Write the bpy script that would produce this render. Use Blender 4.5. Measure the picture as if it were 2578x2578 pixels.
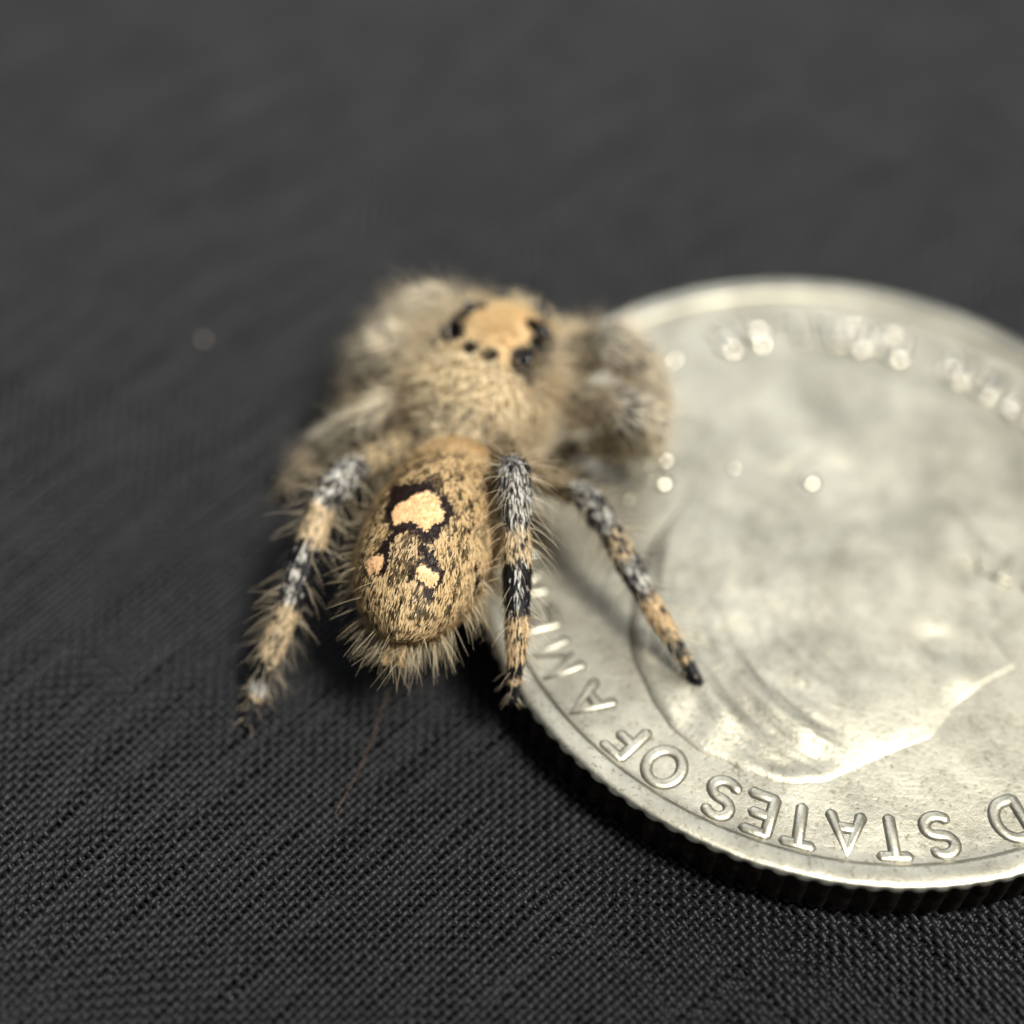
# Macro photograph: a furry jumping spider standing half on a coin, half on black cloth.
# 1 Blender unit = 1 centimetre.
import bpy, bmesh, math
import numpy as np
from mathutils import Vector, Matrix

for o in list(bpy.data.objects):
    bpy.data.objects.remove(o, do_unlink=True)
scene = bpy.context.scene
COL = scene.collection
rng = np.random.default_rng(7)

# ------------------------------------------------------------------ camera
ELEV, ROLL, DIST = math.radians(51.0), math.radians(4.1), 4.923
fwd = Vector((0, math.cos(ELEV), -math.sin(ELEV)))
right0 = Vector((1, 0, 0)); up0 = right0.cross(fwd)
RI = right0 * math.cos(ROLL) + up0 * math.sin(ROLL)
UP = -right0 * math.sin(ROLL) + up0 * math.cos(ROLL)
cam_d = bpy.data.cameras.new('camera'); cam = bpy.data.objects.new('camera', cam_d); COL.objects.link(cam)
CAM = Vector((0, 0, .175)) - fwd * DIST
M = Matrix((RI, UP, -fwd)).transposed().to_4x4(); M.translation = CAM
cam.matrix_world = M
cam_d.lens = 54; cam_d.sensor_width = 36; cam_d.clip_start = .05; cam_d.clip_end = 500
cam_d.dof.use_dof = True; cam_d.dof.focus_distance = 4.30; cam_d.dof.aperture_fstop = .195
scene.camera = cam

# ------------------------------------------------------------------ light
w = bpy.data.worlds.new('World'); scene.world = w; w.use_nodes = True
bg = w.node_tree.nodes['Background']; bg.inputs[0].default_value = (.86, .93, 1, 1); bg.inputs[1].default_value = .20

def area(name, d, dist, size, E, col):
    l = bpy.data.lights.new(name, 'AREA'); l.shape = 'DISK'; l.size = size
    l.energy = E * math.pi * dist * dist; l.color = col
    o = bpy.data.objects.new(name, l); COL.objects.link(o)
    d = Vector(d).normalized(); o.location = d * dist
    o.rotation_euler = d.to_track_quat('Z', 'Y').to_euler()
    return o
area('lamp_key', (.46, -.14, 1), 30, 8.0, 5.9, (1, .955, .86))
area('far_soft_fill', (-.05, 1, .80), 45, 34, 1.5, (.96, .98, 1))  # unseen soft fill, added low on the far side for sheen on the cloth
scene.view_settings.view_transform = 'Standard'; scene.view_settings.look = 'None'
scene.view_settings.exposure = 0; scene.view_settings.gamma = 1
scene.cycles.use_denoising = True
scene.cycles.max_bounces = 8

# ------------------------------------------------------------------ helpers
def mk_mesh(name, V, F, mat, parent=None, smooth=True, col=None):
    """V (n,3); F array (m,3|4) or list of such arrays"""
    me = bpy.data.meshes.new(name)
    Fs = [np.asarray(f) for f in (F if isinstance(F, list) else [F]) if len(f)]
    V = np.asarray(V, np.float32)
    me.vertices.add(len(V)); me.vertices.foreach_set('co', V.ravel())
    nl = sum(f.size for f in Fs); npoly = sum(len(f) for f in Fs)
    me.loops.add(nl); me.polygons.add(npoly)
    me.loops.foreach_set('vertex_index', np.concatenate([f.ravel() for f in Fs]).astype(np.int32))
    tot = np.concatenate([np.full(len(f), f.shape[1]) for f in Fs]).astype(np.int32)
    start = np.concatenate([[0], np.cumsum(tot)[:-1]]).astype(np.int32)
    me.polygons.foreach_set('loop_start', start)
    me.polygons.foreach_set('use_smooth', np.full(npoly, smooth))
    me.update(calc_edges=True); me.validate()
    if col is not None: set_col(me, col)
    if mat: me.materials.append(mat)
    o = bpy.data.objects.new(name, me); COL.objects.link(o)
    if parent: o.parent = parent
    return o

def set_col(me, col):
    a = me.color_attributes.new('tint', 'FLOAT_COLOR', 'POINT')
    c = np.ones((len(me.vertices), 4), np.float32); c[:, :3] = col
    a.data.foreach_set('color', c.ravel())

def tag(o, label=None, cat=None, group=None, kind=None):
    for k, v in (('label', label), ('category', cat), ('group', group), ('kind', kind)):
        if v: o[k] = v
    return o

def empty(name, loc):
    o = bpy.data.objects.new(name, None); COL.objects.link(o); o.location = loc; o.empty_display_size = .2
    return o

def attach(o, parent):          # keep world placement of geometry that is written in world coordinates
    o.parent = parent; o.matrix_parent_inverse = Matrix.Translation(-Vector(parent.location))
    return o

def h3(ix, iy, iz, seed):
    n = (ix * 374761393 + iy * 668265263 + iz * 2147483647 + seed * 974711) & 0xffffffff
    n = ((n ^ (n >> 13)) * 1274126177) & 0xffffffff
    return ((n ^ (n >> 16)) & 0xffff) / 65535.0
def vnoise(P, sc, seed=0):
    P = np.asarray(P, float) * sc; i = np.floor(P).astype(np.int64); f = P - i; f = f * f * (3 - 2 * f)
    r = 0
    for dx in (0, 1):
        for dy in (0, 1):
            for dz in (0, 1):
                wt = (f[:, 0] if dx else 1 - f[:, 0]) * (f[:, 1] if dy else 1 - f[:, 1]) * (f[:, 2] if dz else 1 - f[:, 2])
                r = r + wt * h3(i[:, 0] + dx, i[:, 1] + dy, i[:, 2] + dz, seed)
    return r
def unit(v): return v / np.maximum(np.linalg.norm(v, axis=-1, keepdims=True), 1e-9)
def smooth01(x): x = np.clip(x, 0, 1); return x * x * (3 - 2 * x)

# ------------------------------------------------------------------ materials
def material(name):
    m = bpy.data.materials.new(name); m.use_nodes = True
    nt = m.node_tree; return m, nt, nt.nodes['Principled BSDF']
def node(nt, t, **kw):
    n = nt.nodes.new(t)
    for k, v in kw.items():
        if k in n.inputs: n.inputs[k].default_value = v
        else: setattr(n, k, v)
    return n

def mat_tint(name, rough, spec, sheen=0, trans=0):
    m, nt, b = material(name)
    a = node(nt, 'ShaderNodeAttribute', attribute_name='tint')
    nt.links.new(a.outputs['Color'], b.inputs['Base Color'])
    b.inputs['Roughness'].default_value = rough; b.inputs['Specular IOR Level'].default_value = spec
    b.inputs['Sheen Weight'].default_value = sheen
    if trans:
        t = node(nt, 'ShaderNodeBsdfTranslucent'); nt.links.new(a.outputs['Color'], t.inputs['Color'])
        mx = node(nt, 'ShaderNodeMixShader', Fac=trans)
        nt.links.new(b.outputs[0], mx.inputs[1]); nt.links.new(t.outputs[0], mx.inputs[2])
        nt.links.new(mx.outputs[0], nt.nodes['Material Output'].inputs['Surface'])
    return m
M_HAIR = mat_tint('spider_hair', .5, .35, 0, .38)
M_SKIN = mat_tint('spider_skin', .55, .3)
M_EYE, nt, b = material('spider_eye'); b.inputs['Base Color'].default_value = (.006, .006, .008, 1); b.inputs['Roughness'].default_value = .06

def mat_coin():
    m, nt, b = material('worn_coin_metal')
    tc = node(nt, 'ShaderNodeTexCoord')
    n1 = node(nt, 'ShaderNodeTexNoise', Scale=4.5, Detail=9.0, Roughness=.68)
    n2 = node(nt, 'ShaderNodeTexNoise', Scale=70.0, Detail=6.0, Roughness=.6)
    mp = node(nt, 'ShaderNodeMapping'); mp.inputs['Rotation'].default_value = (0, 0, .6); mp.inputs['Scale'].default_value = (2.2, 60, 1)
    n3 = node(nt, 'ShaderNodeTexNoise', Scale=1.6, Detail=4.0, Roughness=.6)
    for n in (n1, n2): nt.links.new(tc.outputs['Object'], n.inputs['Vector'])
    nt.links.new(tc.outputs['Object'], mp.inputs['Vector']); nt.links.new(mp.outputs[0], n3.inputs['Vector'])
    r = node(nt, 'ShaderNodeValToRGB'); nt.links.new(n1.outputs['Fac'], r.inputs[0])
    r.color_ramp.elements[0].position = .33; r.color_ramp.elements[0].color = (.25, .239, .196, 1)
    r.color_ramp.elements[1].position = .66; r.color_ramp.elements[1].color = (.49, .472, .392, 1)
    # fine grime specks
    r2 = node(nt, 'ShaderNodeValToRGB'); nt.links.new(n2.outputs['Fac'], r2.inputs[0])
    r2.color_ramp.elements[0].position = .30; r2.color_ramp.elements[0].color = (.50, .47, .42, 1)
    r2.color_ramp.elements[1].position = .45; r2.color_ramp.elements[1].color = (1, 1, 1, 1)
    mul = node(nt, 'ShaderNodeMix', data_type='RGBA', blend_type='MULTIPLY'); mul.inputs[0].default_value = 1
    nt.links.new(r.outputs[0], mul.inputs[6]); nt.links.new(r2.outputs[0], mul.inputs[7])
    nt.links.new(mul.outputs[2], b.inputs['Base Color'])
    b.inputs['Metallic'].default_value = 1
    rr = node(nt, 'ShaderNodeMapRange'); nt.links.new(n2.outputs['Fac'], rr.inputs[0])
    rr.inputs[3].default_value = .55; rr.inputs[4].default_value = .43
    nt.links.new(rr.outputs[0], b.inputs['Roughness'])
    add = node(nt, 'ShaderNodeMath', operation='ADD'); k3 = node(nt, 'ShaderNodeMath', operation='MULTIPLY'); nt.links.new(n3.outputs['Fac'], k3.inputs[0]); k3.inputs[1].default_value = .22
    nt.links.new(n2.outputs['Fac'], add.inputs[0]); nt.links.new(k3.outputs[0], add.inputs[1])
    bp = node(nt, 'ShaderNodeBump', Strength=.35, Distance=.006); nt.links.new(add.outputs[0], bp.inputs['Height'])
    nt.links.new(bp.outputs[0], b.inputs['Normal'])
    return m
M_COIN = mat_coin()
M_WORN = M_COIN.copy(); M_WORN.name = 'polished_coin_metal'       # high points rubbed bright by handling
nt = M_WORN.node_tree
for n in nt.nodes:
    if n.type == 'MAP_RANGE': n.inputs[3].default_value = .50; n.inputs[4].default_value = .35
    if n.type == 'BUMP': n.inputs['Strength'].default_value = .2
M_GLINT, nt, b = material('glint_metal'); b.inputs['Base Color'].default_value = (.6, .57, .48, 1); b.inputs['Metallic'].default_value = 1; b.inputs['Roughness'].default_value = .22  # brighter, smoother metal that makes the added bumps and far letters glint
M_EDGE, nt, b = material('shaded_copper_edge'); b.inputs['Metallic'].default_value = 1; b.inputs['Roughness'].default_value = .5  # tarnished copper, with the shade on the edge put into its dark colour
tc = node(nt, 'ShaderNodeTexCoord'); n1 = node(nt, 'ShaderNodeTexNoise', Scale=30.0, Detail=5.0); nt.links.new(tc.outputs['Object'], n1.inputs['Vector'])
r = node(nt, 'ShaderNodeValToRGB'); nt.links.new(n1.outputs['Fac'], r.inputs[0])
r.color_ramp.elements[0].position = .35; r.color_ramp.elements[0].color = (.014, .010, .008, 1)
r.color_ramp.elements[1].position = .7; r.color_ramp.elements[1].color = (.075, .055, .045, 1)
nt.links.new(r.outputs[0], b.inputs['Base Color'])

def mat_thread():
    m, nt, b = material('black_thread')
    tc = node(nt, 'ShaderNodeTexCoord')
    n1 = node(nt, 'ShaderNodeTexNoise', Scale=55.0, Detail=3.0)
    nt.links.new(tc.outputs['Object'], n1.inputs['Vector'])
    r = node(nt, 'ShaderNodeValToRGB'); nt.links.new(n1.outputs['Fac'], r.inputs[0])
    r.color_ramp.elements[0].position = .36; r.color_ramp.elements[0].color = (.0012, .0013, .0016, 1)
    r.color_ramp.elements[1].position = .72; r.color_ramp.elements[1].color = (.0105, .0103, .0112, 1)
    nt.links.new(r.outputs[0], b.inputs['Base Color'])
    b.inputs['Roughness'].default_value = .42; b.inputs['Specular IOR Level'].default_value = .33; b.inputs['Specular Tint'].default_value = (.90, .93, 1, 1)
    b.inputs['Sheen Weight'].default_value = .02; b.inputs['Sheen Roughness'].default_value = .5
    n2 = node(nt, 'ShaderNodeTexNoise', Scale=260.0, Detail=2.0); nt.links.new(tc.outputs['Object'], n2.inputs['Vector'])
    bp = node(nt, 'ShaderNodeBump', Strength=.5, Distance=.004); nt.links.new(n2.outputs['Fac'], bp.inputs['Height'])
    nt.links.new(bp.outputs[0], b.inputs['Normal'])
    return m
M_THREAD = mat_thread()
def mat_backing():
    m, nt, b = material('black_cloth_sheet')
    tc = node(nt, 'ShaderNodeTexCoord')
    wv = node(nt, 'ShaderNodeTexWave', Scale=6.2, Distortion=0.0); mp = node(nt, 'ShaderNodeMapping'); mp.inputs['Rotation'].default_value = (0, 0, math.radians(47))
    nt.links.new(tc.outputs['Object'], mp.inputs[0]); nt.links.new(mp.outputs[0], wv.inputs['Vector'])
    bp = node(nt, 'ShaderNodeBump', Strength=.6, Distance=.01); nt.links.new(wv.outputs['Fac'], bp.inputs['Height'])
    nt.links.new(bp.outputs[0], b.inputs['Normal'])
    b.inputs['Base Color'].default_value = (.006, .006, .0066, 1); b.inputs['Roughness'].default_value = .5; b.inputs['Specular IOR Level'].default_value = .30
    return m
M_SHEET = mat_backing()

# ------------------------------------------------------------------ cloth (threads really woven)
# the sheet under the weave has a hole-free top at -0.02; threads ride with their crests at z = 0
sheet = mk_mesh('cloth', [(-40, -40, -.040), (40, -40, -.040), (40, 60, -.040), (-40, 60, -.040)], np.array([[0, 1, 2, 3]]), M_SHEET, smooth=False)
tag(sheet, 'black woven cloth laid flat under the coin and the spider', 'cloth', kind='structure')

PITCH, HW, AMP = .0246, .0086, .0062
def cloth_map(u, v):
    """woven (u,v) -> table: 47 deg turned, drifting with a gentle bend of the cloth"""
    wz = (u + 1j * v) * np.exp(1j * math.radians(47.0))
    wz = wz - .045j * (wz - .1 + .3j) ** 2
    return wz.real, wz.imag
def in_view(x, y, m=.6):
    # trapezoid of table the picture and a small step aside can see
    hw = 1.55 + (y + 1.8) * .235 + m
    return (y > -1.95 - m) & (y < 3.6 + m) & (abs(x - .06) < hw)
N = 225
def threads(fam):
    SEG = 3
    k = np.arange(-N, N + 1)
    s = np.arange(-N * SEG, N * SEG + 1) / SEG
    K, Sx = np.meshgrid(k, s, indexing='ij')
    wob = (vnoise(np.stack([K.ravel() * .61, Sx.ravel() * .09, K.ravel() * 0 + fam * 9], 1), 1, 3) - .5).reshape(K.shape) * .68
    thick = .76 + .48 * vnoise(np.stack([K.ravel() * 1.7, Sx.ravel() * .22, K.ravel() * 0 + fam * 5], 1), 1, 5).reshape(K.shape)
    a = (K + wob) * PITCH; bb = Sx * PITCH
    ph = np.cos(math.pi * (Sx + K + fam)) 
    cx, cy = cloth_map(a, bb) if fam == 0 else cloth_map(bb, a)
    k_ = smooth01((cx - .1) / 1.1) * smooth01((-.2 - cy) / .9)                         # which yarn system rides on top drifts across the cloth
    top_ = k_ if fam == 0 else 1 - k_                     # yarns on top float straighter and fuller
    zc = AMP * ph * (1.25 - .65 * top_) - .0135 + .0062 * top_
    thick = thick * (.90 + .18 * top_)
    V = []
    prof = [(-1.0, -.75), (-.45, .55), (.45, .55), (1.0, -.75)]
    for (px, pz) in prof:
        off = HW * px * thick * (1 + .10 * ph)
        if fam == 0: x, y = cloth_map(a + off, bb)
        else: x, y = cloth_map(bb, a + off)
        sag = .014 * (vnoise(np.stack([x.ravel(), y.ravel(), 0 * x.ravel()], 1), .9, 6).reshape(x.shape) - 1) * smooth01((np.hypot(x - .5, y) - 1.55) / .9)
        V.append(np.stack([x, y, zc + sag + pz * .0058 * thick], -1))
    V = np.stack(V, 2)                                   # K, S, 4, 3
    ctr = V.mean(2)
    ok = in_view(ctr[..., 0], ctr[..., 1])
    # nothing of the weave shows beneath the middle of the coin
    ok &= ~(np.hypot(ctr[..., 0] - 1.06, ctr[..., 1] + .009) < 1.05)
    okq = ok[:, :-1] & ok[:, 1:]
    nk, ns = K.shape
    idx = np.arange(nk * ns * 4).reshape(nk, ns, 4)
    q = np.stack([idx[:, :-1, :-1], idx[:, :-1, 1:], idx[:, 1:, 1:], idx[:, 1:, :-1]], -1)   # nk,ns-1,3,4
    q = q[okq].reshape(-1, 4)
    if fam == 1: q = q[:, ::-1]
    used = np.unique(q); remap = np.zeros(nk * ns * 4, np.int64); remap[used] = np.arange(len(used))
    return V.reshape(-1, 3)[used], remap[q]
for fam in (0, 1):
    V, q = threads(fam)
    o = mk_mesh('weave_threads', V, q[:, ::-1], M_THREAD, sheet)
    tag(o, kind='stuff')

# ------------------------------------------------------------------ coin
CC = np.array([1.06, -.009]); CR, CT = 1.213, .175
coin = empty('coin', (CC[0], CC[1], 0))
tag(coin, 'worn silver coin with ribbed edge and raised lettering, under the spider\'s right legs', 'coin')
REEDS = 119
FIELD = CT - .024
def coin_body():
    na = REEDS * 8
    th = np.arange(na) / na * 2 * math.pi
    g = (np.arange(na) % 8)
    groove = np.array([0, 0, 0, .25, .9, 1, .9, .25])[g]               # ridge wide, groove narrow
    prof = [(0.0, 0.004, 0), (.9, .004, 0), (CR - .03, .004, 0), (CR - .012, .012, .3), (CR - .002, .026, 1), (CR, .04, 1), (CR, .07, 1), (CR, .11, 1),
            (CR - .001, CT - .026, 1), (CR - .004, CT - .014, .35), (CR - .009, CT - .006, 0), (CR - .016, CT - .0015, 0), (CR - .026, CT, 0), (CR - .070, CT - .0005, 0), (CR - .078, CT - .004, 0),
            (CR - .084, CT - .013, 0), (CR - .092, FIELD + .003, 0), (CR - .104, FIELD - .0005, 0), (CR - .13, FIELD - .0015, 0), (1.0, FIELD - .002, 0), (.8, FIELD - .003, 0), (.5, FIELD - .004, 0), (.2, FIELD - .004, 0), (0, FIELD - .004, 0)]
    V = []
    for (r, z, gw) in prof:
        rr = r - .017 * gw * groove
        V.append(np.stack([rr * np.cos(th), rr * np.sin(th), np.full(na, z)], 1))
    V = np.stack(V); n = len(prof)
    # small dings along the rim top
    P = V.reshape(-1, 3); rad = np.hypot(P[:, 0], P[:, 1])
    rimw = np.clip(1 - abs(rad - (CR - .03)) / .03, 0, 1) * (P[:, 2] > .1)
    P[:, 2] -= rimw * .004 * np.clip(vnoise(P, 14, 2) - .55, 0, 1) * 2.5
    idx = np.arange(n * na).reshape(n, na)
    a = idx[:-1]; b_ = idx[1:]
    q = np.stack([a, np.roll(a, -1, 1), np.roll(b_, -1, 1), b_], -1).reshape(-1, 4)
    return P, q
V, q = coin_body()
na_ = REEDS * 8
e0 = 9 * na_                                            # rows below the bevel form the ribbed edge
mk_mesh('rim', V, q[e0:16 * na_], M_WORN, coin)
mk_mesh('disc', V, q[16 * na_:], M_COIN, coin)
mk_mesh('reeded_edge', V, q[:e0], M_EDGE, coin)

ARC = lambda cx, cy, rx, ry, a0, a1, n=14: [(cx + rx * math.cos(math.radians(a0 + (a1 - a0) * i / n)), cy + ry * math.sin(math.radians(a0 + (a1 - a0) * i / n))) for i in range(n + 1)]
GL = {   # strokes in a box about 0.7 wide, 1 high
 'A': [[(0, 0), (.36, 1), (.72, 0)], [(.14, .34), (.58, .34)]], 'B': [[(0, 0), (0, 1)], [(0, 1)] + ARC(.28, .76, .26, .24, 90, -90) + [(0, .52)], [(0, .52)] + ARC(.32, .26, .3, .26, 90, -90) + [(0, 0)]],
 'C': [ARC(.38, .5, .38, .5, 50, 310)], 'D': [[(0, 0), (0, 1)], [(0, 1)] + ARC(.26, .5, .44, .5, 90, -90) + [(0, 0)]],
 'E': [[(0, 0), (0, 1)], [(0, 1), (.54, 1)], [(0, .5), (.44, .5)], [(0, 0), (.56, 0)]], 'F': [[(0, 0), (0, 1)], [(0, 1), (.54, 1)], [(0, .5), (.44, .5)]],
 'G': [ARC(.38, .5, .38, .5, 50, 340), [(.46, .42), (.76, .42)]], 'I': [[(.1, 0), (.1, 1)]], 'L': [[(0, 1), (0, 0), (.52, 0)]],
 'M': [[(0, 0), (.06, 1), (.42, .1), (.78, 1), (.84, 0)]], 'N': [[(0, 0), (0, 1), (.62, 0), (.62, 1)]], 'O': [ARC(.42, .5, .42, .5, 0, 360, 24)],
 'Q': [ARC(.42, .5, .42, .5, 0, 360, 24), [(.5, .2), (.8, -.06)]], 'R': [[(0, 0), (0, 1)], [(0, 1)] + ARC(.3, .76, .26, .24, 90, -90) + [(0, .52)], [(.3, .52), (.62, 0)]],
 'S': [ARC(.31, .75, .29, .25, 35, 270, 12) + ARC(.31, .25, .31, .25, 90, -145, 12)[1:]], 'T': [[(.33, 0), (.33, 1)], [(0, 1), (.66, 1)]],
 'U': [[(0, 1), (0, .3)] + ARC(.32, .3, .32, .3, 180, 360, 10) + [(.64, 1)]], 'W': [[(0, 1), (.22, 0), (.44, .9), (.66, 0), (.88, 1)]], 'Y': [[(0, 1), (.33, .48), (.66, 1)], [(.33, .48), (.33, 0)]]}
def stroke_mesh(strokes, h, hw, hz):
    Vs, Fs, base = [], [], 0
    for si, st in enumerate(strokes):
        P = np.array(st, float) * h
        cl = np.allclose(P[0], P[-1])
        T = np.gradient(P, axis=0) if len(P) > 2 else np.repeat((P[1:] - P[:1]), 2, 0)
        if cl: T[0] = T[-1] = P[1] - P[-2]
        if not cl:                                       # rounded ends
            t0, t1 = unit(P[0] - P[1]), unit(P[-1] - P[-2])
            P = np.vstack([P[0] + t0 * hw * .9, P[0] + t0 * hw * .4, P, P[-1] + t1 * hw * .4, P[-1] + t1 * hw * .9]); T = np.vstack([T[:1], T[:1], T, T[-1:], T[-1:]])
            k = np.ones(len(P)); k[0] = k[-1] = .25; k[1] = k[-2] = .8
        else: k = np.ones(len(P))
        T = unit(T); Nn = np.stack([-T[:, 1], T[:, 0]], 1)
        pr = [(-1.35, -.4), (-.95, .55), (-.62, .97), (.62, .97), (.95, .55), (1.35, -.4)]
        ring = np.stack([np.concatenate([P + Nn * (hw * a * k)[:, None], (hz * b * k * (1 - .05 * si))[:, None]], 1) for a, b in pr], 1)
        n = len(P); idx = base + np.arange(n * 6).reshape(n, 6)
        Fs.append(np.stack([idx[:-1, :-1], idx[1:, :-1], idx[1:, 1:], idx[:-1, 1:]], -1).reshape(-1, 4)[:, ::-1])
        Vs.append(ring.reshape(-1, 3)); base += n * 6
    return np.vstack(Vs), np.vstack(Fs)
def letter(ch, ang, rad, h, out=True, hw=.0160, hz=.0085, mat=None):
    st = GL[ch]; wd = max(p[0] for s in st for p in s) * h
    V, F = stroke_mesh(st, h, hw, hz)
    V = V - np.array([wd / 2, h / 2, 0])
    a = math.radians(ang); e = np.array([math.cos(a), math.sin(a)])
    upv = e if out else -e; rt = np.array([upv[1], -upv[0]])
    XY = e * rad + V[:, :1] * rt + V[:, 1:2] * upv
    o = mk_mesh('letter', np.concatenate([XY, V[:, 2:] + FIELD - .002], 1), F, mat or M_WORN, coin)
    return o
top = [('U', -25), ('N', -33), ('I', -39.3), ('T', -45), ('E', -52), ('D', -60.2 - 7), ('S', -79), ('T', -86.6), ('A', -93.6), ('T', -100.8), ('E', -107.2), ('S', -113.4),
       ('O', -123.5), ('F', -131.2), ('A', -140), ('M', -149.5), ('E', -158.2), ('R', -166), ('I', -172), ('C', -178.5), ('A', -187)]
for ch, a in top: letter(ch, a, 1.040, .118)
for i, ch in enumerate('QUARTER DOLLAR'):
    if ch != ' ': letter(ch, 16 + i * 7.3, .955, .120, False, .017, .015, M_GLINT)
COINUP = math.radians(-115)
cU = np.array([math.cos(COINUP), math.sin(COINUP)]); cR = np.array([cU[1], -cU[0]])
def straight(word, x, y, h, sp):
    for i, ch in enumerate(word):
        if ch == ' ': continue
        V, F = stroke_mesh(GL[ch], h, .009, .012)
        XY = (x + i * sp + V[:, :1]) * cR + (y + V[:, 1:2]) * cU
        mk_mesh('letter', np.concatenate([XY, V[:, 2:] + FIELD - .003], 1), F, M_WORN, coin)
straight('LIBERTY', -1.02, -.22, .10, .098)
straight('IN', .66, .12, .08, .075); straight('GOD WE', .62, 0.0, .08, .078); straight('TRUST', .64, -.12, .08, .078)

# generic bust in low relief, facing the coin's left
BUST = [(-.05, .935), (.08, .935), (.20, .90), (.29, .84), (.37, .76), (.44, .66), (.50, .5), (.53, .3), (.50, .08), (.54, -.1), (.50, -.3), (.40, -.42), (.42, -.6), (.36, -.76), (.1, -.86), (-.16, -.84), (-.32, -.74),
        (-.26, -.52), (-.24, -.36), (-.36, -.27), (-.47, -.22), (-.52, -.12), (-.50, -.03), (-.54, .03), (-.53, .09), (-.64, .17), (-.57, .28), (-.53, .39), (-.49, .55), (-.35, .72), (-.27, .84), (-.19, .89)]
def poly_sd(P, poly):
    A = np.array(poly); B = np.roll(A, -1, 0); d = np.full(len(P), 9.); ins = np.zeros(len(P), bool)
    for a, b_ in zip(A, B):
        ab = b_ - a; t = np.clip(((P - a) @ ab) / (ab @ ab), 0, 1)
        d = np.minimum(d, np.linalg.norm(P - a - t[:, None] * ab, axis=1))
        c = ((a[1] > P[:, 1]) != (b_[1] > P[:, 1]))
        with np.errstate(divide='ignore', invalid='ignore'):
            ins ^= c & (P[:, 0] < (b_[0] - a[0]) * (P[:, 1] - a[1]) / (b_[1] - a[1]) + a[0])
    return np.where(ins, d, -d)
st = .0085
gx = np.arange(-.72, .64, st); gy = np.arange(-.94, 1.02, st)
GX, GY = np.meshgrid(gx, gy, indexing='ij'); P2 = np.stack([GX.ravel(), GY.ravel()], 1)
P2w = P2 + .02 * np.stack([vnoise(np.c_[P2, P2[:, :1] * 0], 7, 1) - .5, vnoise(np.c_[P2, P2[:, :1] * 0 + 4], 7, 2) - .5], 1)
sd = poly_sd(P2w, BUST)
hgt = np.where(sd > 0, (.0075 * (1 - np.exp(-sd / .012)) + .011 * (1 - np.exp(-np.maximum(sd, 0) / .10))) * (.30 + .70 * smooth01((P2[:, 1] + .45 * P2[:, 0] - .15) / .5)) * (.40 + .60 * smooth01((P2[:, 0] + .50) / .40)), sd * .6)
P3 = np.c_[P2, P2[:, :1] * 0]
hairm = smooth01((P2[:, 0] + .22 + .35 * np.clip(P2[:, 1] - .4, -.3, .6)) / .2) * smooth01((sd) / .06) * smooth01((P2[:, 1] + .5) / .2)
ang = np.arctan2(P2[:, 1] - .2, P2[:, 0] + .35); rr = np.hypot(P2[:, 0] + .35, P2[:, 1] - .2)
Pc = np.stack([ang * 1.9 + rr * 1.2, rr * 9.0 + ang, P2[:, 0] * 0], 1)      # locks sweeping back from the brow
waves = (vnoise(Pc, 1.6, 8) - .5) * 2.2 + (vnoise(P3, 13, 9) - .5) * 1.4
hgt += hairm * (waves * (.0034 + .0030 * smooth01((P2[:, 1] - .35) / .25)) + .0045 * (vnoise(Pc * np.array([1, 2.2, 1]), 3.1, 15) - .5)) + smooth01(sd / .06) * .009 * (vnoise(P3, 5, 4) - .5)
# ear, brow and cheek modelling
for (x, y, r, hh) in [(.02, .12, .07, .008), (-.40, .22, .06, -.010), (-.30, -.02, .13, .007), (-.50, .30, .06, .006), (-.40, -.10, .05, -.006), (0, -.2, .16, -.008)]:
    hgt += hh * np.exp(-((P2[:, 0] - x) ** 2 + (P2[:, 1] - y) ** 2) / r ** 2)
XY = P2[:, :1] * cR + P2[:, 1:] * cU
idx = np.arange(len(P2)).reshape(GX.shape)
q = np.stack([idx[:-1, :-1], idx[1:, :-1], idx[1:, 1:], idx[:-1, 1:]], -1).reshape(-1, 4)
q = q[(sd[q] > -.02).all(1)]
used = np.unique(q); rm = np.zeros(len(P2), int); rm[used] = np.arange(len(used))
mk_mesh('portrait_relief', np.c_[XY, hgt + FIELD - .003][used], rm[q], M_COIN, coin)

# ------------------------------------------------------------------ spider: analytic body plan
def frame(yaw, pitch, roll):
    y, p, r = map(math.radians, (yaw, pitch, roll))
    fw = np.array([math.sin(y) * math.cos(p), math.cos(y) * math.cos(p), math.sin(p)])
    ri = np.array([math.cos(y), -math.sin(y), 0]); u = np.cross(ri, fw)
    ri2 = math.cos(r) * ri + math.sin(r) * u
    return np.stack([ri2, fw, np.cross(ri2, fw)], 1)
AC, AS, AR = np.array([-.230, -.306, .401]), np.array([.200, .348, .192]), frame(13, 6, 5)      # abdomen
HC, HS, HR = np.array([-.115, .305, .43]), np.array([.216, .285, .205]), frame(20, 4, 0)           # cephalothorax

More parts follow.
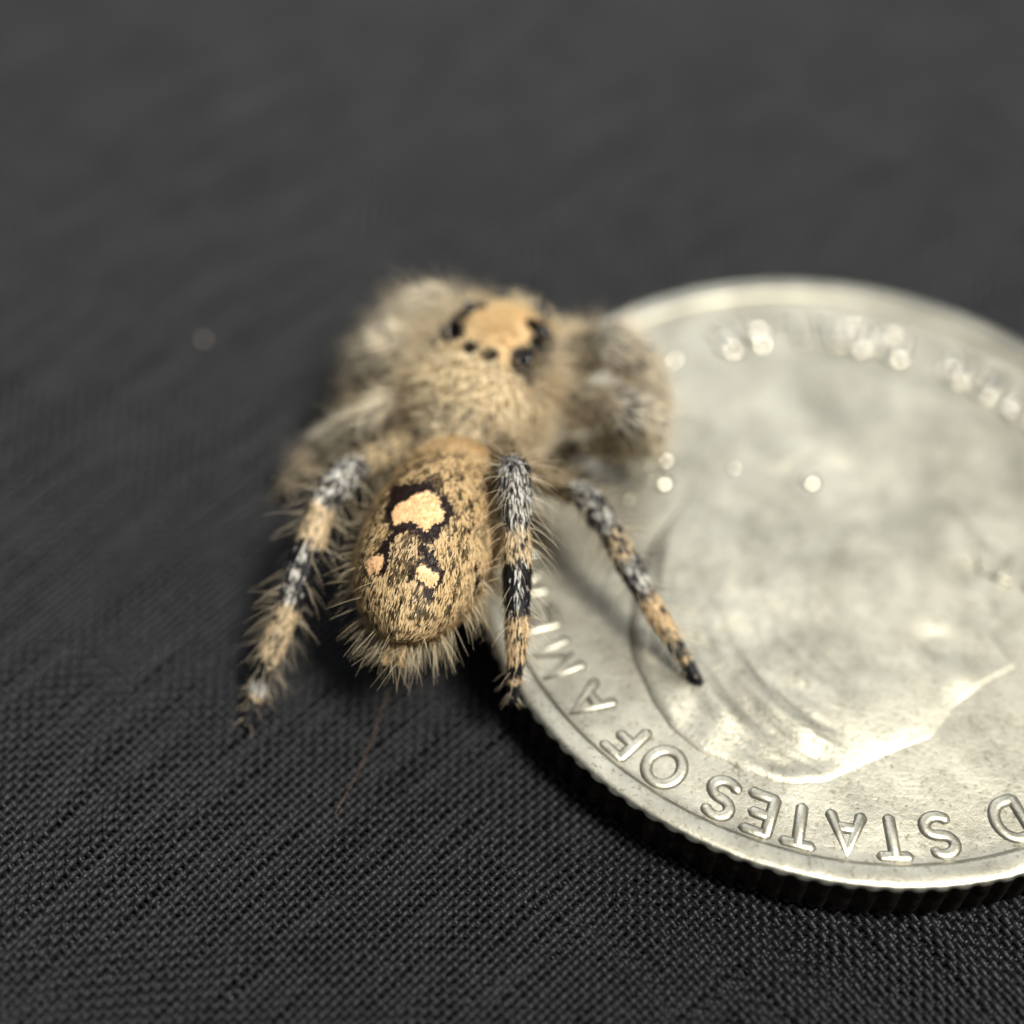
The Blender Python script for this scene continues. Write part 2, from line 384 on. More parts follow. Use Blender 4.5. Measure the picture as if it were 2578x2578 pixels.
LEGS = {  # hip, knee, end of patella, tibia, metatarsus, tip
 'R4': [(-.067, .143, .34), (-.002, -.216, .62), (.015, -.343, .541), (.036, -.547, .396), (.043, -.641, .292), (.040, -.700, .180)],
 'R3': [(-.030, .090, .31), (.219, -.114, .42), (.296, -.225, .40), (.41, -.385, .31), (.506, -.494, .23), (.583, -.586, .172)],
 'R2': [(-.006, .312, .35), (.321, .180, .50), (.393, .181, .45), (.406, .216, .33), (.287, .235, .26), (.166, .282, .182)],
 'R1': [(.025, .397, .36), (.255, .418, .54), (.335, .440, .50), (.430, .440, .32), (.452, .395, .23), (.440, .340, .172)],
 'L4': [(-.255, .211, .34), (-.506, -.110, .44), (-.562, -.217, .42), (-.635, -.478, .27), (-.708, -.635, .10), (-.741, -.742, .016)],
 'L3': [(-.224, .296, .34), (-.407, .214, .44), (-.483, .164, .40), (-.641, .203, .20), (-.719, .175, .09), (-.771, .135, .016)],
 'L2': [(-.194, .380, .35), (-.411, .455, .46), (-.472, .448, .40), (-.528, .503, .20), (-.573, .550, .08), (-.616, .575, .016)],
 'L1': [(-.163, .465, .36), (-.301, .579, .50), (-.380, .582, .46), (-.487, .638, .26), (-.547, .648, .10), (-.596, .641, .016)]}
RAD = {'R4': (.055, .046, .039, .034, .025, .019), 'L4': (.055, .047, .041, .037, .028, .020), 'R3': (.046, .040, .035, .031, .024, .018), 'L3': (.045, .039, .033, .029, .021, .016),
       'R2': (.060, .055, .049, .043, .032, .022), 'R1': (.064, .057, .052, .046, .033, .023), 'L2': (.058, .051, .046, .041, .029, .021), 'L1': (.062, .056, .050, .044, .031, .021)}
NAMES = list(LEGS)
PARTS_V, PARTS_F = [], []; vbase = 0
def add_part(V, F):
    global vbase
    PARTS_V.append(V); PARTS_F.append(F + vbase); vbase += len(V)
def ball(c, S, R, shape=None, n=28):
    th = np.linspace(0, math.pi, n); ph = np.arange(2 * n) / (2 * n) * 2 * math.pi
    T, Pp = np.meshgrid(th, ph, indexing='ij')
    u = np.stack([np.sin(T) * np.cos(Pp), np.cos(T), np.sin(T) * np.sin(Pp)], -1)
    if shape: u = shape(u)
    V = (u * S) @ R.T + c
    idx = np.arange(n * 2 * n).reshape(n, 2 * n)
    q = np.stack([idx[:-1], np.roll(idx[:-1], -1, 1), np.roll(idx[1:], -1, 1), idx[1:]], -1).reshape(-1, 4)
    return V.reshape(-1, 3), q
def capsule(a, b_, ra, rb, bulge=0, n=14):
    a, b_ = np.array(a), np.array(b_); d = b_ - a; L = np.linalg.norm(d); d = d / L
    s = np.cross(d, (0, 0, 1.)); s /= np.linalg.norm(s); t = np.cross(s, d)
    rows = [(-math.cos(x) * ra, math.sin(x) * ra) for x in np.linspace(0.05, math.pi / 2, 5)]
    rows += [(L * k, (ra + (rb - ra) * k) * (1 + bulge * math.sin(math.pi * k))) for k in np.linspace(.12, .88, 6)]
    rows += [(L + math.sin(x) * rb, math.cos(x) * rb) for x in np.linspace(0, math.pi / 2 - .05, 5)]
    ph = np.arange(n) / n * 2 * math.pi
    V = np.stack([a + d * z + r * (np.cos(ph)[:, None] * s + np.sin(ph)[:, None] * t) for z, r in rows])
    m = len(rows); idx = np.arange(m * n).reshape(m, n)
    q = np.stack([idx[:-1], np.roll(idx[:-1], -1, 1), np.roll(idx[1:], -1, 1), idx[1:]], -1).reshape(-1, 4)
    V = V.reshape(-1, 3)
    return V, q
def abd_shape(u):
    u = u.copy(); y = u[..., 1]
    k = (1 + .05 * (-y)) * (1 + .10 * np.clip(np.abs(y) - .45, 0, 1))
    u[..., 0] *= k; u[..., 2] *= k * np.where(u[..., 2] < 0, .92, 1)
    return u
def head_shape(u):
    u = u.copy(); y = u[..., 1].copy()
    u[..., 2] = np.sign(u[..., 2]) * np.abs(u[..., 2]) ** .8 * np.where(u[..., 2] > 0, 1 - .25 * np.clip(-y - .2, 0, 1), .8)
    u[..., 0] = np.sign(u[..., 0]) * np.abs(u[..., 0]) ** .88
    return u
add_part(*ball(AC, AS, AR, abd_shape)); add_part(*ball(HC, HS, HR, head_shape))
add_part(*capsule(AC + AR[:, 1] * .28, HC - HR[:, 1] * .2 - np.array([0, 0, .05]), .06, .06))
for sx in (-1, 1):
    for (dy, dx) in ((.05, .018), (0, .02)):                     # spinnerets
        p0 = AC - AR[:, 1] * (.33 - dy * .3) + AR[:, 0] * sx * dx - AR[:, 2] * .05
        add_part(*capsule(p0, p0 - AR[:, 1] * (.045 - dy * .5) - AR[:, 2] * .02, .016, .010))
    p0 = HC + HR[:, 1] * .25 + HR[:, 0] * sx * .06 - HR[:, 2] * .10                      # jaws
    add_part(*capsule(p0, p0 + HR[:, 1] * .05 - HR[:, 2] * .14, .055, .038))
    p0 = HC + HR[:, 1] * .22 + HR[:, 0] * sx * .13 - HR[:, 2] * .12                      # palps
    p1 = p0 + HR[:, 1] * .13 + HR[:, 0] * sx * .03 + HR[:, 2] * .03
    add_part(*capsule(p0, p1, .034, .032)); add_part(*capsule(p1, p1 + HR[:, 1] * .05 - HR[:, 2] * .13, .032, .026))
SEG = []     # leg segments: leg, seg, a, b, ra, rb
for li, nm in enumerate(NAMES):
    J, R_ = LEGS[nm], RAD[nm]
    for k in range(5):
        ra, rb = R_[k], R_[k + 1]
        if k == 0: ra, rb = R_[0] * .8, R_[1] * .95
        add_part(*capsule(J[k], J[k + 1], ra, rb, .16 if k < 4 else .05))
        SEG.append((li, k, np.array(J[k]), np.array(J[k + 1]), ra, rb))
raw = mk_mesh('raw_spider', np.vstack(PARTS_V), np.vstack(PARTS_F), None)
rmod = raw.modifiers.new('r', 'REMESH'); rmod.mode = 'VOXEL'; rmod.voxel_size = .0085
smod = raw.modifiers.new('s', 'SMOOTH'); smod.iterations = 4; smod.factor = .5
bme = bpy.data.meshes.new_from_object(raw.evaluated_get(bpy.context.evaluated_depsgraph_get()))
bpy.data.objects.remove(raw, do_unlink=True)

def classify(P):
    """part id per point: 0 abdomen, 1 cephalothorax, 2+leg ; plus segment, axial t, leg direction"""
    n = len(P); best = np.full(n, 1e9); cid = np.zeros(n, int); sg = np.full(n, -1); tt = np.zeros(n); dr = np.zeros((n, 3))
    for i, (c, S, R) in enumerate(((AC, AS, AR), (HC, HS, HR))):
        l = ((P - c) @ R) / S; d = (np.linalg.norm(l, axis=1) - 1) * .2
        m = d < best; best[m] = d[m]; cid[m] = i
    for (li, k, a, b_, ra, rb) in SEG:
        ab = b_ - a; L2 = ab @ ab; t = np.clip(((P - a) @ ab) / L2, 0, 1)
        d = np.linalg.norm(P - a - t[:, None] * ab, axis=1) - (ra + (rb - ra) * t) * 1.05
        m = d < best; best[m] = d[m]; cid[m] = 2 + li; sg[m] = k; tt[m] = t[m]; dr[m] = ab / math.sqrt(L2)
    return cid, sg, tt, dr

# ---- colour of the abdomen pattern, in the abdomen's own dorsal coordinates
POLY = {
    'spot': [(-0.07, 0.1), (0.08, 0.1), (0.17, 0.07), (0.23, -0.02), (0.31, -0.04), (0.34, -0.09), (0.3, -0.14), (0.22, -0.17), (0.2, -0.23), (0.12, -0.23), (0.02, -0.21), (-0.1, -0.2), (-0.2, -0.23), (-0.3, -0.23), (-0.4, -0.16), (-0.44, -0.08), (-0.39, -0.04), (-0.27, -0.01), (-0.22, 0.06)],
    'border': [(-0.2, 0.17), (0.03, 0.17), (0.16, 0.14), (0.28, 0.09), (0.38, 0.02), (0.41, -0.1), (0.35, -0.18), (0.29, -0.26), (0.13, -0.28), (-0.05, -0.29), (-0.2, -0.33), (-0.39, -0.26), (-0.5, -0.17), (-0.54, -0.07), (-0.56, 0.06), (-0.64, 0.17)],
    'spotR': [(0.23, -0.54), (0.34, -0.52), (0.42, -0.54), (0.5, -0.54), (0.52, -0.58), (0.46, -0.63), (0.44, -0.66), (0.36, -0.65), (0.28, -0.64), (0.19, -0.61), (0.19, -0.57)],
    'borderR': [(0.08, -0.55), (0.21, -0.5), (0.37, -0.49), (0.52, -0.49), (0.55, -0.56), (0.53, -0.65), (0.45, -0.69), (0.3, -0.68), (0.15, -0.63)],
    'spotL': [(-0.58, -0.55), (-0.46, -0.53), (-0.35, -0.53), (-0.31, -0.57), (-0.34, -0.62), (-0.46, -0.63), (-0.56, -0.61)],
    'borderL': [(-0.56, -0.62), (-0.42, -0.65), (-0.31, -0.62), (-0.25, -0.57), (-0.3, -0.45), (-0.4, -0.42), (-0.37, -0.53), (-0.46, -0.53)],
    'dark': [(-0.22, 0.17), (-0.15, 0.27), (0.01, 0.36), (0.14, 0.25), (0.14, 0.15)],
    'pale': [(-0.24, -0.35), (0.09, -0.32), (0.16, -0.45), (0.11, -0.55), (-0.21, -0.55), (-0.29, -0.46)],
}
LINE1, LINE2, RMARK = [(-0.21, -0.33), (-0.32, -0.38), (-0.37, -0.44)], [(0.16, -0.3), (0.18, -0.38), (0.31, -0.45), (0.4, -0.5)], [(0.89, -0.27), (0.91, -0.37)]
def sd2(P, k): return poly_sd(P, POLY[k])
def line_d(P, pts):
    d = np.full(len(P), 9.); A = np.array(pts)
    for a, b_ in zip(A[:-1], A[1:]):
        ab = b_ - a; t = np.clip(((P - a) @ ab) / (ab @ ab), 0, 1); d = np.minimum(d, np.linalg.norm(P - a - t[:, None] * ab, axis=1))
    return d
TAN, PALE, DARK, PEACH, MAROON = map(np.array, ((.64, .46, .23), (.80, .64, .40), (.026, .016, .010), (.86, .58, .32), (.014, .006, .005)))
def lerp(a, b_, t): return a + (b_ - a) * t[:, None]
def abd_zone(P):
    l = ((P - AC) @ AR) / AS; D = l[:, :2].copy()
    wob = np.stack([vnoise(P, 28, 11) - .5, vnoise(P, 28, 12) - .5], 1) * .09 + np.stack([vnoise(P, 90, 13) - .5, vnoise(P, 90, 14) - .5], 1) * .10
    Dw = D + wob; upm = l[:, 2] > -.1
    z = np.zeros(len(P), int)                                    # 0 fur, 1 spot, 2 dark border, 3 pale panel, 4 dusky
    z[(sd2(Dw, 'dark') > 0) & upm] = 4
    z[(sd2(Dw, 'pale') > 0) & upm] = 3
    for kb in ('border', 'borderR', 'borderL'): z[(sd2(Dw, kb) > (-.045 if kb == 'borderL' else -.012)) & upm] = 2
    for ln, wd in ((LINE1, .035), (LINE2, .04)): z[(line_d(Dw, ln) < wd) & upm] = 2
    z[(line_d(Dw, RMARK) < .03) & upm] = 2
    for ks in ('spot', 'spotR', 'spotL'): z[(sd2(D + wob * .35, ks) > (-.02 if ks == 'spotL' else 0)) & upm] = 1
    return z, l

BLACKH, WHITEH, TANH, ORANGE, BROWN = map(np.array, ((.010, .010, .012), (.78, .76, .70), (.72, .54, .31), (.76, .57, .34), (.12, .08, .045)))
def leg_tone(P, cid, sg, tt, dr):
    """probabilities of a black hair and tone of the pale ones along a leg"""
    n = len(P); pb = np.full(n, .3); pale = np.tile(TANH, (n, 1))
    s = sg + tt
    for leg in range(8):
        m = cid == 2 + leg; nm = NAMES[leg]; x = s[m]; p = np.full(m.sum(), .35); c = np.tile(TANH, (m.sum(), 1))
        if nm in ('R4', 'R3', 'L4'):
            c = np.where((x < 1)[:, None], PALE * .8, c); p = np.where(x < .8, .30, p)
            kn = (x >= .85) & (x < 2.0); p = np.where(kn, .55, p); c = np.where(kn[:, None], WHITEH, c)
            tb = (x >= 2) & (x < 2.38); p = np.where(tb, .16, p); c = np.where(tb[:, None], np.array((.82, .65, .42)), c)
            bk = (x >= 2.38) & (x < 2.98); p = np.where(bk, .93, p); c = np.where(bk[:, None], WHITEH, c)
            mt = (x >= 2.98) & (x < 3.92); p = np.where(mt, .12, p); c = np.where(mt[:, None], ORANGE * 1.15, c)
            ts = (x >= 3.92) & (x < 4.32); p = np.where(ts, .97, p)
            og = (x >= 4.32) & (x < 4.5); p = np.where(og, .2, p); c = np.where(og[:, None], ORANGE, c)
            tp = x >= 4.5; p = np.where(tp, .97, p)
            if nm == 'L4':
                c = np.where(mt[:, None], np.array((.78, .62, .40)), c)
                w_ = (x >= 3.70) & (x < 4.0); p = np.where(w_, .93, p)
                w_ = (x >= 4.05) & (x < 4.38); p = np.where(w_, .15, p); c = np.where(w_[:, None], WHITEH * .8, c)
            if nm == 'R3':
                p = np.where(tb, .50, p); p = np.where(bk, .62, p)
        else:
            left = nm[0] == 'L'
            c = np.where((x < 3)[:, None], np.array((.74, .67, .52) if left else (.68, .60, .46)), np.array((.60, .49, .34))); p = np.full(len(x), .06 if left else .14)
            kn = (x > .95) & (x < 1.35) | (x > 1.85) & (x < 2.1); p = np.where(kn, .12 if left else .40, p); c = np.where(kn[:, None], np.array((.82, .74, .58)) if left else np.array((.80, .74, .62)), c)
            p = np.where(x > 3.5, .35, p); p = np.where(x > 4.4, .85, p)
        pb[m] = p; pale[m] = c
    return pb, pale

nv = len(bme.vertices); BV = np.zeros(nv * 3, np.float32); bme.vertices.foreach_get('co', BV); BV = BV.reshape(-1, 3).astype(float)
cid, sg, tt, dr = classify(BV)
col = np.tile(np.array((.055, .036, .02)), (nv, 1))
z, l = abd_zone(BV); ab = cid == 0
tone = np.array([(.20, .135, .065), PEACH, MAROON, (.20, .13, .07), (.05, .03, .018)])
col[ab] = tone[z[ab]]
fr = ab & (l[:, 1] > .62) & (z == 0); col[fr] = (.50, .38, .22)
hl = ((BV - HC) @ HR) / HS
col[cid == 1] = (.30, .21, .11)
col[(cid == 1) & (abs(hl[:, 0]) < .60) & (hl[:, 1] > -.2) & (hl[:, 2] > .3)] = (.70, .52, .31)
pb, pale = leg_tone(BV, cid, sg, tt, dr); lg = cid >= 2
col[lg] = lerp(pale[lg] * .35, BLACKH, np.clip(pb[lg] * 1.1, 0, 1))
set_col(bme, col); bme.materials.clear(); bme.materials.append(M_SKIN)
bme.polygons.foreach_set('use_smooth', np.full(len(bme.polygons), True)); bme.name = 'body'
spider = empty('jumping_spider', (-.2, 0, 0))
tag(spider, 'furry tan and grey jumping spider with peach abdomen spots, straddling the coin\'s edge', 'spider')
body = bpy.data.objects.new('body', bme); COL.objects.link(body); attach(body, spider)

# eyes
def eye_at(lx, ly, r):
    d = np.array([lx, ly, 0.]); zz = math.sqrt(max(.02, 1 - lx * lx * .8 - ly * ly * .8))
    p = HC + (np.array([lx, ly, zz]) * HS) @ HR.T
    V, q = ball(p, np.array([r, r, r]), np.eye(3), n=12)
    o = mk_mesh('eye', V, q, M_EYE); attach(o, spider)
    return p
EYES = [eye_at(sx * .64, .04, .025) for sx in (-1, 1)] + [eye_at(sx * .60, .60, .025) for sx in (-1, 1)] + [eye_at(sx * .70, .34, .009) for sx in (-1, 1)]
for sx in (-1, 1):
    p = HC + HR[:, 1] * .275 + HR[:, 0] * sx * .06 + HR[:, 2] * .07
    V, q = ball(p, np.array([.045] * 3), np.eye(3), n=14); attach(mk_mesh('eye', V, q, M_EYE), spider); 
EYES = np.array(EYES)
ned = np.min(np.linalg.norm(BV[:, None] - EYES[None], axis=2) - np.array([.024, .024, .024, .024, .012, .012]), axis=1)
inn = np.min([np.linalg.norm(BV - (HC + (np.array([sx * .14, -.10, .95]) * HS) @ HR.T), axis=1) for sx in (-1, 1)], axis=0)
col[(cid == 1) & ((ned < .036) | (inn < .026))] = (.008, .008, .009)
ca = np.ones((nv, 4), np.float32); ca[:, :3] = col; bme.color_attributes['tint'].data.foreach_set('color', ca.ravel())

# ------------------------------------------------------------------ spider: hair
bme.calc_loop_triangles()
nt_ = len(bme.loop_triangles); TRI = np.zeros(nt_ * 3, np.int32); bme.loop_triangles.foreach_get('vertices', TRI); TRI = TRI.reshape(-1, 3)
VN = np.zeros(nv * 3, np.float32); bme.vertices.foreach_get('normal', VN); VN = VN.reshape(-1, 3).astype(float)
A_, B_, C_ = BV[TRI[:, 0]], BV[TRI[:, 1]], BV[TRI[:, 2]]
TAREA = np.linalg.norm(np.cross(B_ - A_, C_ - A_), axis=1) / 2; TCEN = (A_ + B_ + C_) / 3
TC, TS, TT, TD = classify(TCEN)
def sample(mask, n, wt=None):
    w_ = TAREA * mask * (1 if wt is None else wt); w_ = w_ / w_.sum()
    i = rng.choice(nt_, n, p=w_); u, v = rng.random(n), rng.random(n); s = u + v > 1; u[s], v[s] = 1 - u[s], 1 - v[s]
    t = TRI[i]; k = np.stack([1 - u - v, u, v], 1)[..., None]
    return (BV[t] * k).sum(1), unit((VN[t] * k).sum(1)), i
def blades(P, D, Nn, L, Wd, col, lift=.25):
    """short flat scale-hairs: 5 vertices each"""
    n = len(P); S = unit(np.cross(D, Nn)); L = L[:, None]; Wd = Wd[:, None] * .5
    mid = P + D * L * .5 + Nn * L * lift * .42; tip = P + D * L + Nn * L * lift * .45
    rt = P - Nn * .004
    V = np.stack([rt - S * Wd * .7, rt + S * Wd * .7, mid + S * Wd, mid - S * Wd, tip], 1).reshape(-1, 3)
    b0 = np.arange(n)[:, None] * 5
    return V, [b0 + np.array([[0, 1, 2, 3]]), b0 + np.array([[3, 2, 4]])], np.repeat(col, 5, 0) * np.tile(np.array([.85, .85, 1, 1, 1.08]), n)[:, None]
def bristles(P, D, bend, L, r, col, ns=4):
    """long fine setae: three-sided tapering, curved"""
    n = len(P); a = unit(np.cross(D, np.array([.3, .2, .9]) + 0 * D)); b_ = np.cross(D, a)
    V = np.zeros((n, ns + 1, 3, 3))
    for k in range(ns + 1):
        t = k / ns; c = P + D * (L * t)[:, None] + bend * (L * t * t)[:, None]
        rr = (r * (1 - .8 * t))[:, None]
        for j in range(3):
            an = j * 2 * math.pi / 3; V[:, k, j] = c + rr * (math.cos(an) * a + math.sin(an) * b_)
    idx = np.arange(n * (ns + 1) * 3).reshape(n, ns + 1, 3)
    q = np.stack([idx[:, :-1], np.roll(idx[:, :-1], -1, 2), np.roll(idx[:, 1:], -1, 2), idx[:, 1:]], -1).reshape(-1, 4)
    return V.reshape(-1, 3), q, np.repeat(col, (ns + 1) * 3, 0)
def hair_obj(name, packs):
    Vs, Fs, Cs, b0 = [], [], [], 0
    for V, F, c in packs:
        Vs.append(V); Cs.append(c); Fs += [f + b0 for f in (F if isinstance(F, list) else [F])]; b0 += len(V)
    o = mk_mesh(name, np.vstack(Vs), Fs, M_HAIR, col=np.clip(np.vstack(Cs), 0, .95)); attach(o, spider); tag(o, kind='stuff')
    return o
def jit(n, s): return rng.normal(size=(n, 3)) * s
def tang(v, n): return unit(v - (v * n).sum(1, keepdims=True) * n)
def var(n, lo, hi): return lo + (hi - lo) * rng.random(n)

# abdomen: scale hairs
n = 40000
P, Nn, ti = sample((TC == 0) & (TCEN[:, 2] > .2), n)
z, l = abd_zone(P)
back = -AR[:, 1] + np.zeros((n, 3)) - np.outer(l[:, 0] * -.35, AR[:, 0]) * 1.0
D = unit(tang(back, Nn) + jit(n, .16))
front = smooth01((l[:, 1] - .55) / .3)
cl = vnoise(l * AS * np.array([105, 46, 60]), 1, 21) * .65 + vnoise(P, 26, 22) * .35
darkp = np.where(cl > .505 + .16 * front, .80, .06)
c = lerp(TAN, PALE, var(n, 0, .75)); isd = rng.random(n) < darkp
c[isd] = lerp(DARK, TAN * .5, var(n, 0, .6))[isd]
c[z == 1] = lerp(PEACH, PEACH * 1.12, rng.random(n))[z == 1] 
c[z == 2] = lerp(MAROON, MAROON * 2.2, rng.random(n))[z == 2]
m3 = (z == 3) & ~isd; c[m3] = lerp(np.array((.74, .58, .37)), np.array((.62, .45, .25)), rng.random(n))[m3]
c[z == 4] = lerp(DARK, TAN * .7, rng.random(n) ** 2)[z == 4]
orange_rim = (smooth01((abs(l[:, 0]) - .55) / .3) * smooth01((-l[:, 0] + .2) / .5))
rimz = np.maximum(front, .8 * smooth01((abs(l[:, 0]) - .70) / .25)) * (z == 0)
c = lerp(c, lerp(PALE, PALE * 1.15, rng.random(n)), rimz * .75)
L = var(n, .018, .036); L[z == 1] = var(n, .010, .018)[z == 1]; L[z == 2] *= .6
Wd = var(n, .0032, .0060); Wd[z == 1] *= 1.7
ztip, _ = abd_zone(P + D * L[:, None]); inv = (z != 1) & (z != 2) & ((ztip == 1) | (ztip == 2)); L[inv] *= .45
inv = (z == 2) & (ztip == 1); L[inv] *= .35
keep = ~((z == 0) & isd & (rng.random(n) < .45))
lift = np.where(z == 1, .08, .24)[:, None]
pk1 = blades(P[keep], D[keep], Nn[keep], L[keep], Wd[keep], c[keep], lift[keep])
# abdomen: long pale setae, mostly on flanks and rear
n = 900
wt = np.zeros(nt_); la = ((TCEN - AC) @ AR) / AS
wt = (.012 + 1.3 * smooth01((-la[:, 1] - .62) / .3) + 1.4 * smooth01((abs(la[:, 0]) - .66) / .25) + 0) * (.012 + smooth01((np.where(la[:, 1] < -.55, .30, .45) - la[:, 2]) / .9) ** 1.6)
P, Nn, ti = sample((TC == 0) & (TCEN[:, 2] > .25), n, wt)
l = ((P - AC) @ AR) / AS
D = unit(Nn * .95 - AR[:, 1] * var(n, .25, .9)[:, None] + jit(n, .26) + np.array([0, 0, .42]))
L = var(n, .04, .10) + .025 * smooth01((-l[:, 1] - .3) / .5) * rng.random(n); L[(l[:, 1] > .3)] *= .7
c = lerp(np.array((.95, .86, .66)), np.array((.80, .66, .42)), rng.random(n))
pk2 = bristles(P, D, jit(n, .10) - AR[:, 1] * .18 - np.array([0, 0, .06]), L, var(n, .0007, .0012), c)
n = 220                                                     # upright golden fringe along the front margin
P, Nn, ti = sample((TC == 0) & (la[:, 1] > .55) & (la[:, 2] > .1), n)
D = unit(Nn + jit(n, .25) + np.array([0, 0, .35]))
pk3 = bristles(P, D, jit(n, .1) - AR[:, 1] * .2, var(n, .018, .038), var(n, .0008, .0013), lerp(np.array((.90, .72, .44)), np.array((.95, .84, .62)), rng.random(n)))
pk2 = tuple([np.vstack([pk2[0], pk3[0]]), np.vstack([pk2[1], pk3[1] + len(pk2[0])]), np.vstack([pk2[2], pk3[2]])])
hair_obj('abdomen_scales', [pk1]); hair_obj('abdomen_bristles', [pk2])

# cephalothorax: fluffy coat, smooth orange crown, black tufts round the eyes
n = 24000
P, Nn, ti = sample((TC == 1) & (TCEN[:, 2] > .30), n)
l = ((P - HC) @ HR) / HS
D = unit(tang(-HR[:, 1] + np.outer(l[:, 0], HR[:, 0]) * .5, Nn) * .8 + Nn * var(n, .2, .9)[:, None] + jit(n, .25))
crown = (abs(l[:, 0]) < .58 + .22 * (rng.random(n) - .5) + .12 * (vnoise(P, 20, 41) - .5)) & (l[:, 1] > -.18 + .30 * (rng.random(n) - .5) + .2 * (vnoise(P, 20, 42) - .5)) & (l[:, 1] < .95) & (l[:, 2] > .3)
ed = np.min(np.linalg.norm(P[:, None] - EYES[None], axis=2) - np.array([.024, .024, .024, .024, .012, .012]), axis=1)
inner = np.min([np.linalg.norm(P - (HC + (np.array([sx * .14, -.10, .95]) * HS) @ HR.T) * 1, axis=1) for sx in (-1, 1)], axis=0)
band = (abs(abs(l[:, 0]) - .66) < .12) & (l[:, 1] > .0) & (l[:, 1] < .62)
black = ((ed < .040 + .034 * (vnoise(P, 34, 6) - .5)) | (inner < .026) | (band & (vnoise(P, 34, 5) > .60))) & (l[:, 2] > .1)
c = lerp(np.array((.86, .72, .48)), np.array((.93, .84, .65)), rng.random(n))
side = smooth01((abs(l[:, 0]) - .6) / .35)
c = lerp(c, np.array((.78, .69, .53)), side * .7)
rearz = smooth01((-l[:, 1] - .45) / .35); dk = rng.random(n) < .05 + .30 * rearz
c[dk] = c[dk] * .25
c[crown] = lerp(np.array((.95, .84, .62)), np.array((.95, .78, .52)), rng.random(n))[crown]
c[black] = np.array((.008, .008, .010))
L = var(n, .045, .09); L *= 1 - .45 * rearz; L[crown] = var(n, .018, .034)[crown]; L[black] = var(n, .012, .024)[black]; L[(ed < .075) & ~black] *= .5
k = ed > .006
pk1 = blades(P[k], D[k], Nn[k], L[k], var(n, .004, .008)[k], c[k], .2)
n = 2600
P, Nn, ti = sample((TC == 1) & (TCEN[:, 2] > .33), n, 1 + 1.5 * smooth01((abs(((TCEN - HC) @ HR) / HS)[:, 0] - .5) / .3))
l = ((P - HC) @ HR) / HS; k = ~((abs(l[:, 0]) < .62) & (l[:, 1] > -.1) & (l[:, 2] > .2))
D = unit(Nn + jit(n, .35) - HR[:, 1] * .3)
c = lerp(np.array((.95, .86, .68)), np.array((.72, .60, .42)), rng.random(n))
pk2 = bristles(P[k], D[k], jit(n, .12)[k], var(n, .06, .12)[k], var(n, .0012, .002)[k], c[k])
hair_obj('carapace_fur', [pk1, pk2])

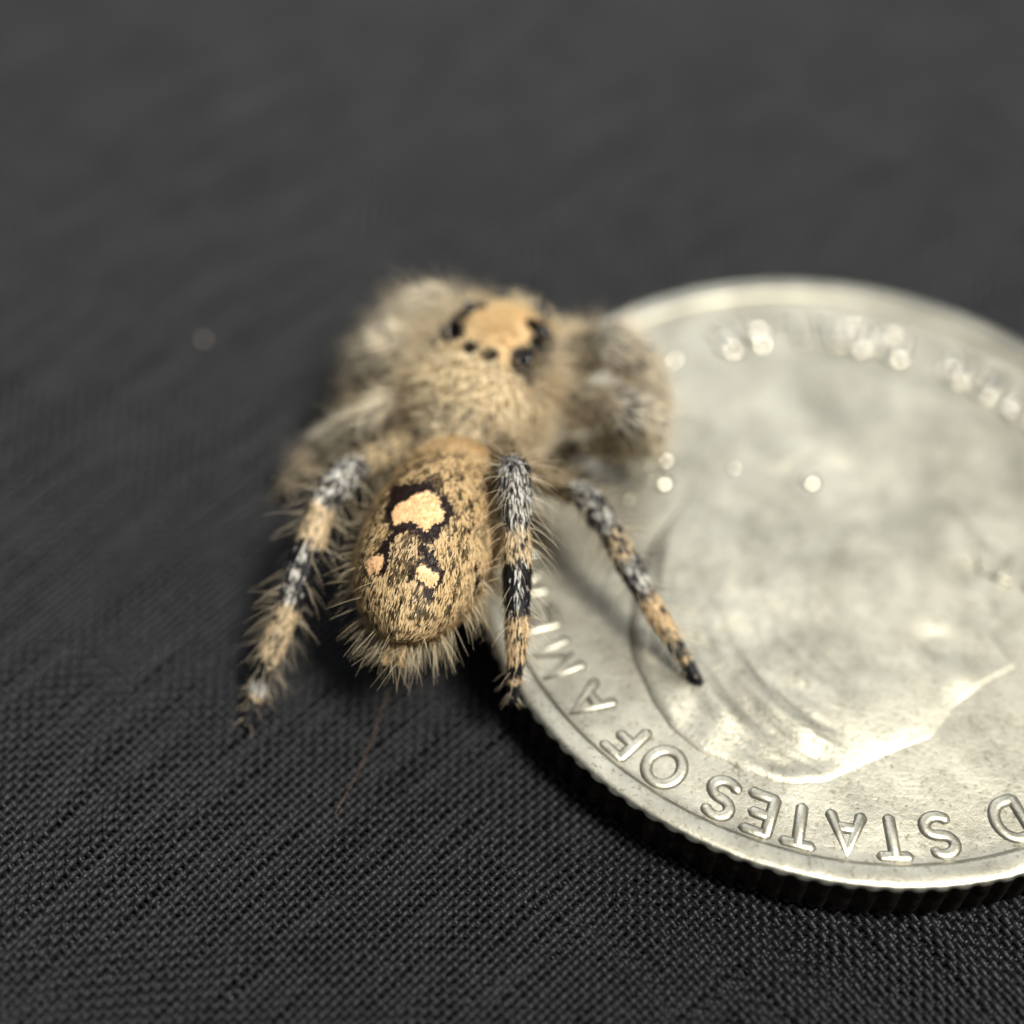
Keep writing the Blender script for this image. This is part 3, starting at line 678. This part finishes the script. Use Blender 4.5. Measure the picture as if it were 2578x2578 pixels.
# legs
for li, nm in enumerate(NAMES):
    fluffy = nm[1] in '12' or nm == 'L3'
    m = (TC == 2 + li); ar = (TAREA * m).sum()
    n = int(ar * (17000 if fluffy else 26000))
    P, Nn, ti = sample(m, n); sgl, tl, dl = TS[ti], TT[ti], TD[ti]
    _, sgl, tl, dl = classify(P); dl[sgl < 0] = -HR[:, 1]; sgl = np.maximum(sgl, 0)
    pb, pale = leg_tone(P, np.full(n, 2 + li), sgl, tl, dl)
    x = sgl + tl
    # pale stripe along the back of the dark tibia band
    sidev = unit(np.cross(dl, np.array([0, 0, 1.]))); across = (Nn * sidev).sum(1)
    stripe = (abs(across) < .28) & (x > 2.3) & (x < 3.0); pb = np.where(stripe & ~np.full(n, fluffy), .45, pb)
    cl = vnoise(P, 48, 31) - .5
    isb = rng.random(n) < np.clip(pb + cl * .9 * (pb > .05) * (pb < .9), 0, 1)
    c = pale * var(n, .7, 1.12)[:, None]; c[isb] = (BLACKH * var(n, .5, 2.5)[:, None])[isb]
    D = unit(tang(dl, Nn) + jit(n, .20 if fluffy else .12) + Nn * (.35 if fluffy else .02))
    L = var(n, .024, .046) if not fluffy else var(n, .03, .068)
    L = np.where(x > 4, L * .6, L)
    pk1 = blades(P, D, Nn, L, var(n, .0035, .0065), c, .2 if fluffy else .07)
    n = int(ar * (2600 if fluffy else 1100))
    P, Nn, ti = sample(m, n); _, sgl, tl, dl = classify(P); sgl = np.maximum(sgl, 0); x = sgl + tl; dl[np.linalg.norm(dl, axis=1) < .1] = -HR[:, 1]
    D = unit(Nn + dl * var(n, .1, .8)[:, None] + jit(n, .18))
    bl = ((x > 2.4) & (x < 3)) & (rng.random(n) < .4)
    c = lerp(np.array((.95, .85, .66)), np.array((.78, .65, .45)), rng.random(n)); c[bl] = (.03, .025, .02)
    L = var(n, .05, .125) * np.where(x > 3, .85, 1) * np.where(x > 4, .45, 1)
    pk2 = bristles(P, D, dl * .25 + jit(n, .08), L, var(n, .0007, .0012), c)
    hair_obj('leg_hair', [pk1, pk2])

# ------------------------------------------------------------------ small things
m, nt, b = material('silk'); b.inputs['Base Color'].default_value = (.42, .24, .14, 1); b.inputs['Roughness'].default_value = .3
t = np.linspace(0, 1, 24)[:, None]
p0, p1 = np.array([-.335, -.62, .05]), np.array([-.445, -1.02, .006])
pts = p0 + (p1 - p0) * t + np.array([.012, 0, -.02]) * np.sin(math.pi * t)
V = np.concatenate([pts + .00035 * np.array([math.cos(a), .3 * math.sin(a), math.sin(a)]) for a in (0, 2.1, 4.2)], 1).reshape(-1, 3)
idx = np.arange(72).reshape(24, 3)
q = np.stack([idx[:-1], np.roll(idx[:-1], -1, 1), np.roll(idx[1:], -1, 1), idx[1:]], -1).reshape(-1, 4)
tag(mk_mesh('silk_thread', V, q, m), 'single fine reddish silk thread lying on the cloth behind the abdomen', 'thread')
m, nt, b = material('lint'); b.inputs['Base Color'].default_value = (.36, .29, .27, 1)
def lint(x, y, r, label):
    V, q = ball(np.array([x, y, r * .6]), np.array([r, r * .7, r * .6]), np.eye(3), n=8)
    V = V + (vnoise(V, 120, 4)[:, None] - .5) * r * .7
    return tag(mk_mesh('lint_speck', V, q, m), label, 'lint')
lint(-1.161, .832, .013, 'tiny pale speck of lint alone on the bare cloth')
# shallow polished bumps added to the coin so that each catches a glint
for (x, y, r) in [(.980, .241, .019), (.487, .194, .020), (.496, .295, .017), (.528, .770, .018), (.726, .275, .011)]:
    V, q = ball(np.array([x - CC[0], y - CC[1], FIELD + .003 - r * 1.55]), np.array([r * 2, r * 2, r * 2]), np.eye(3), n=20)
    mk_mesh('glint_bump', V, q, M_GLINT, coin)
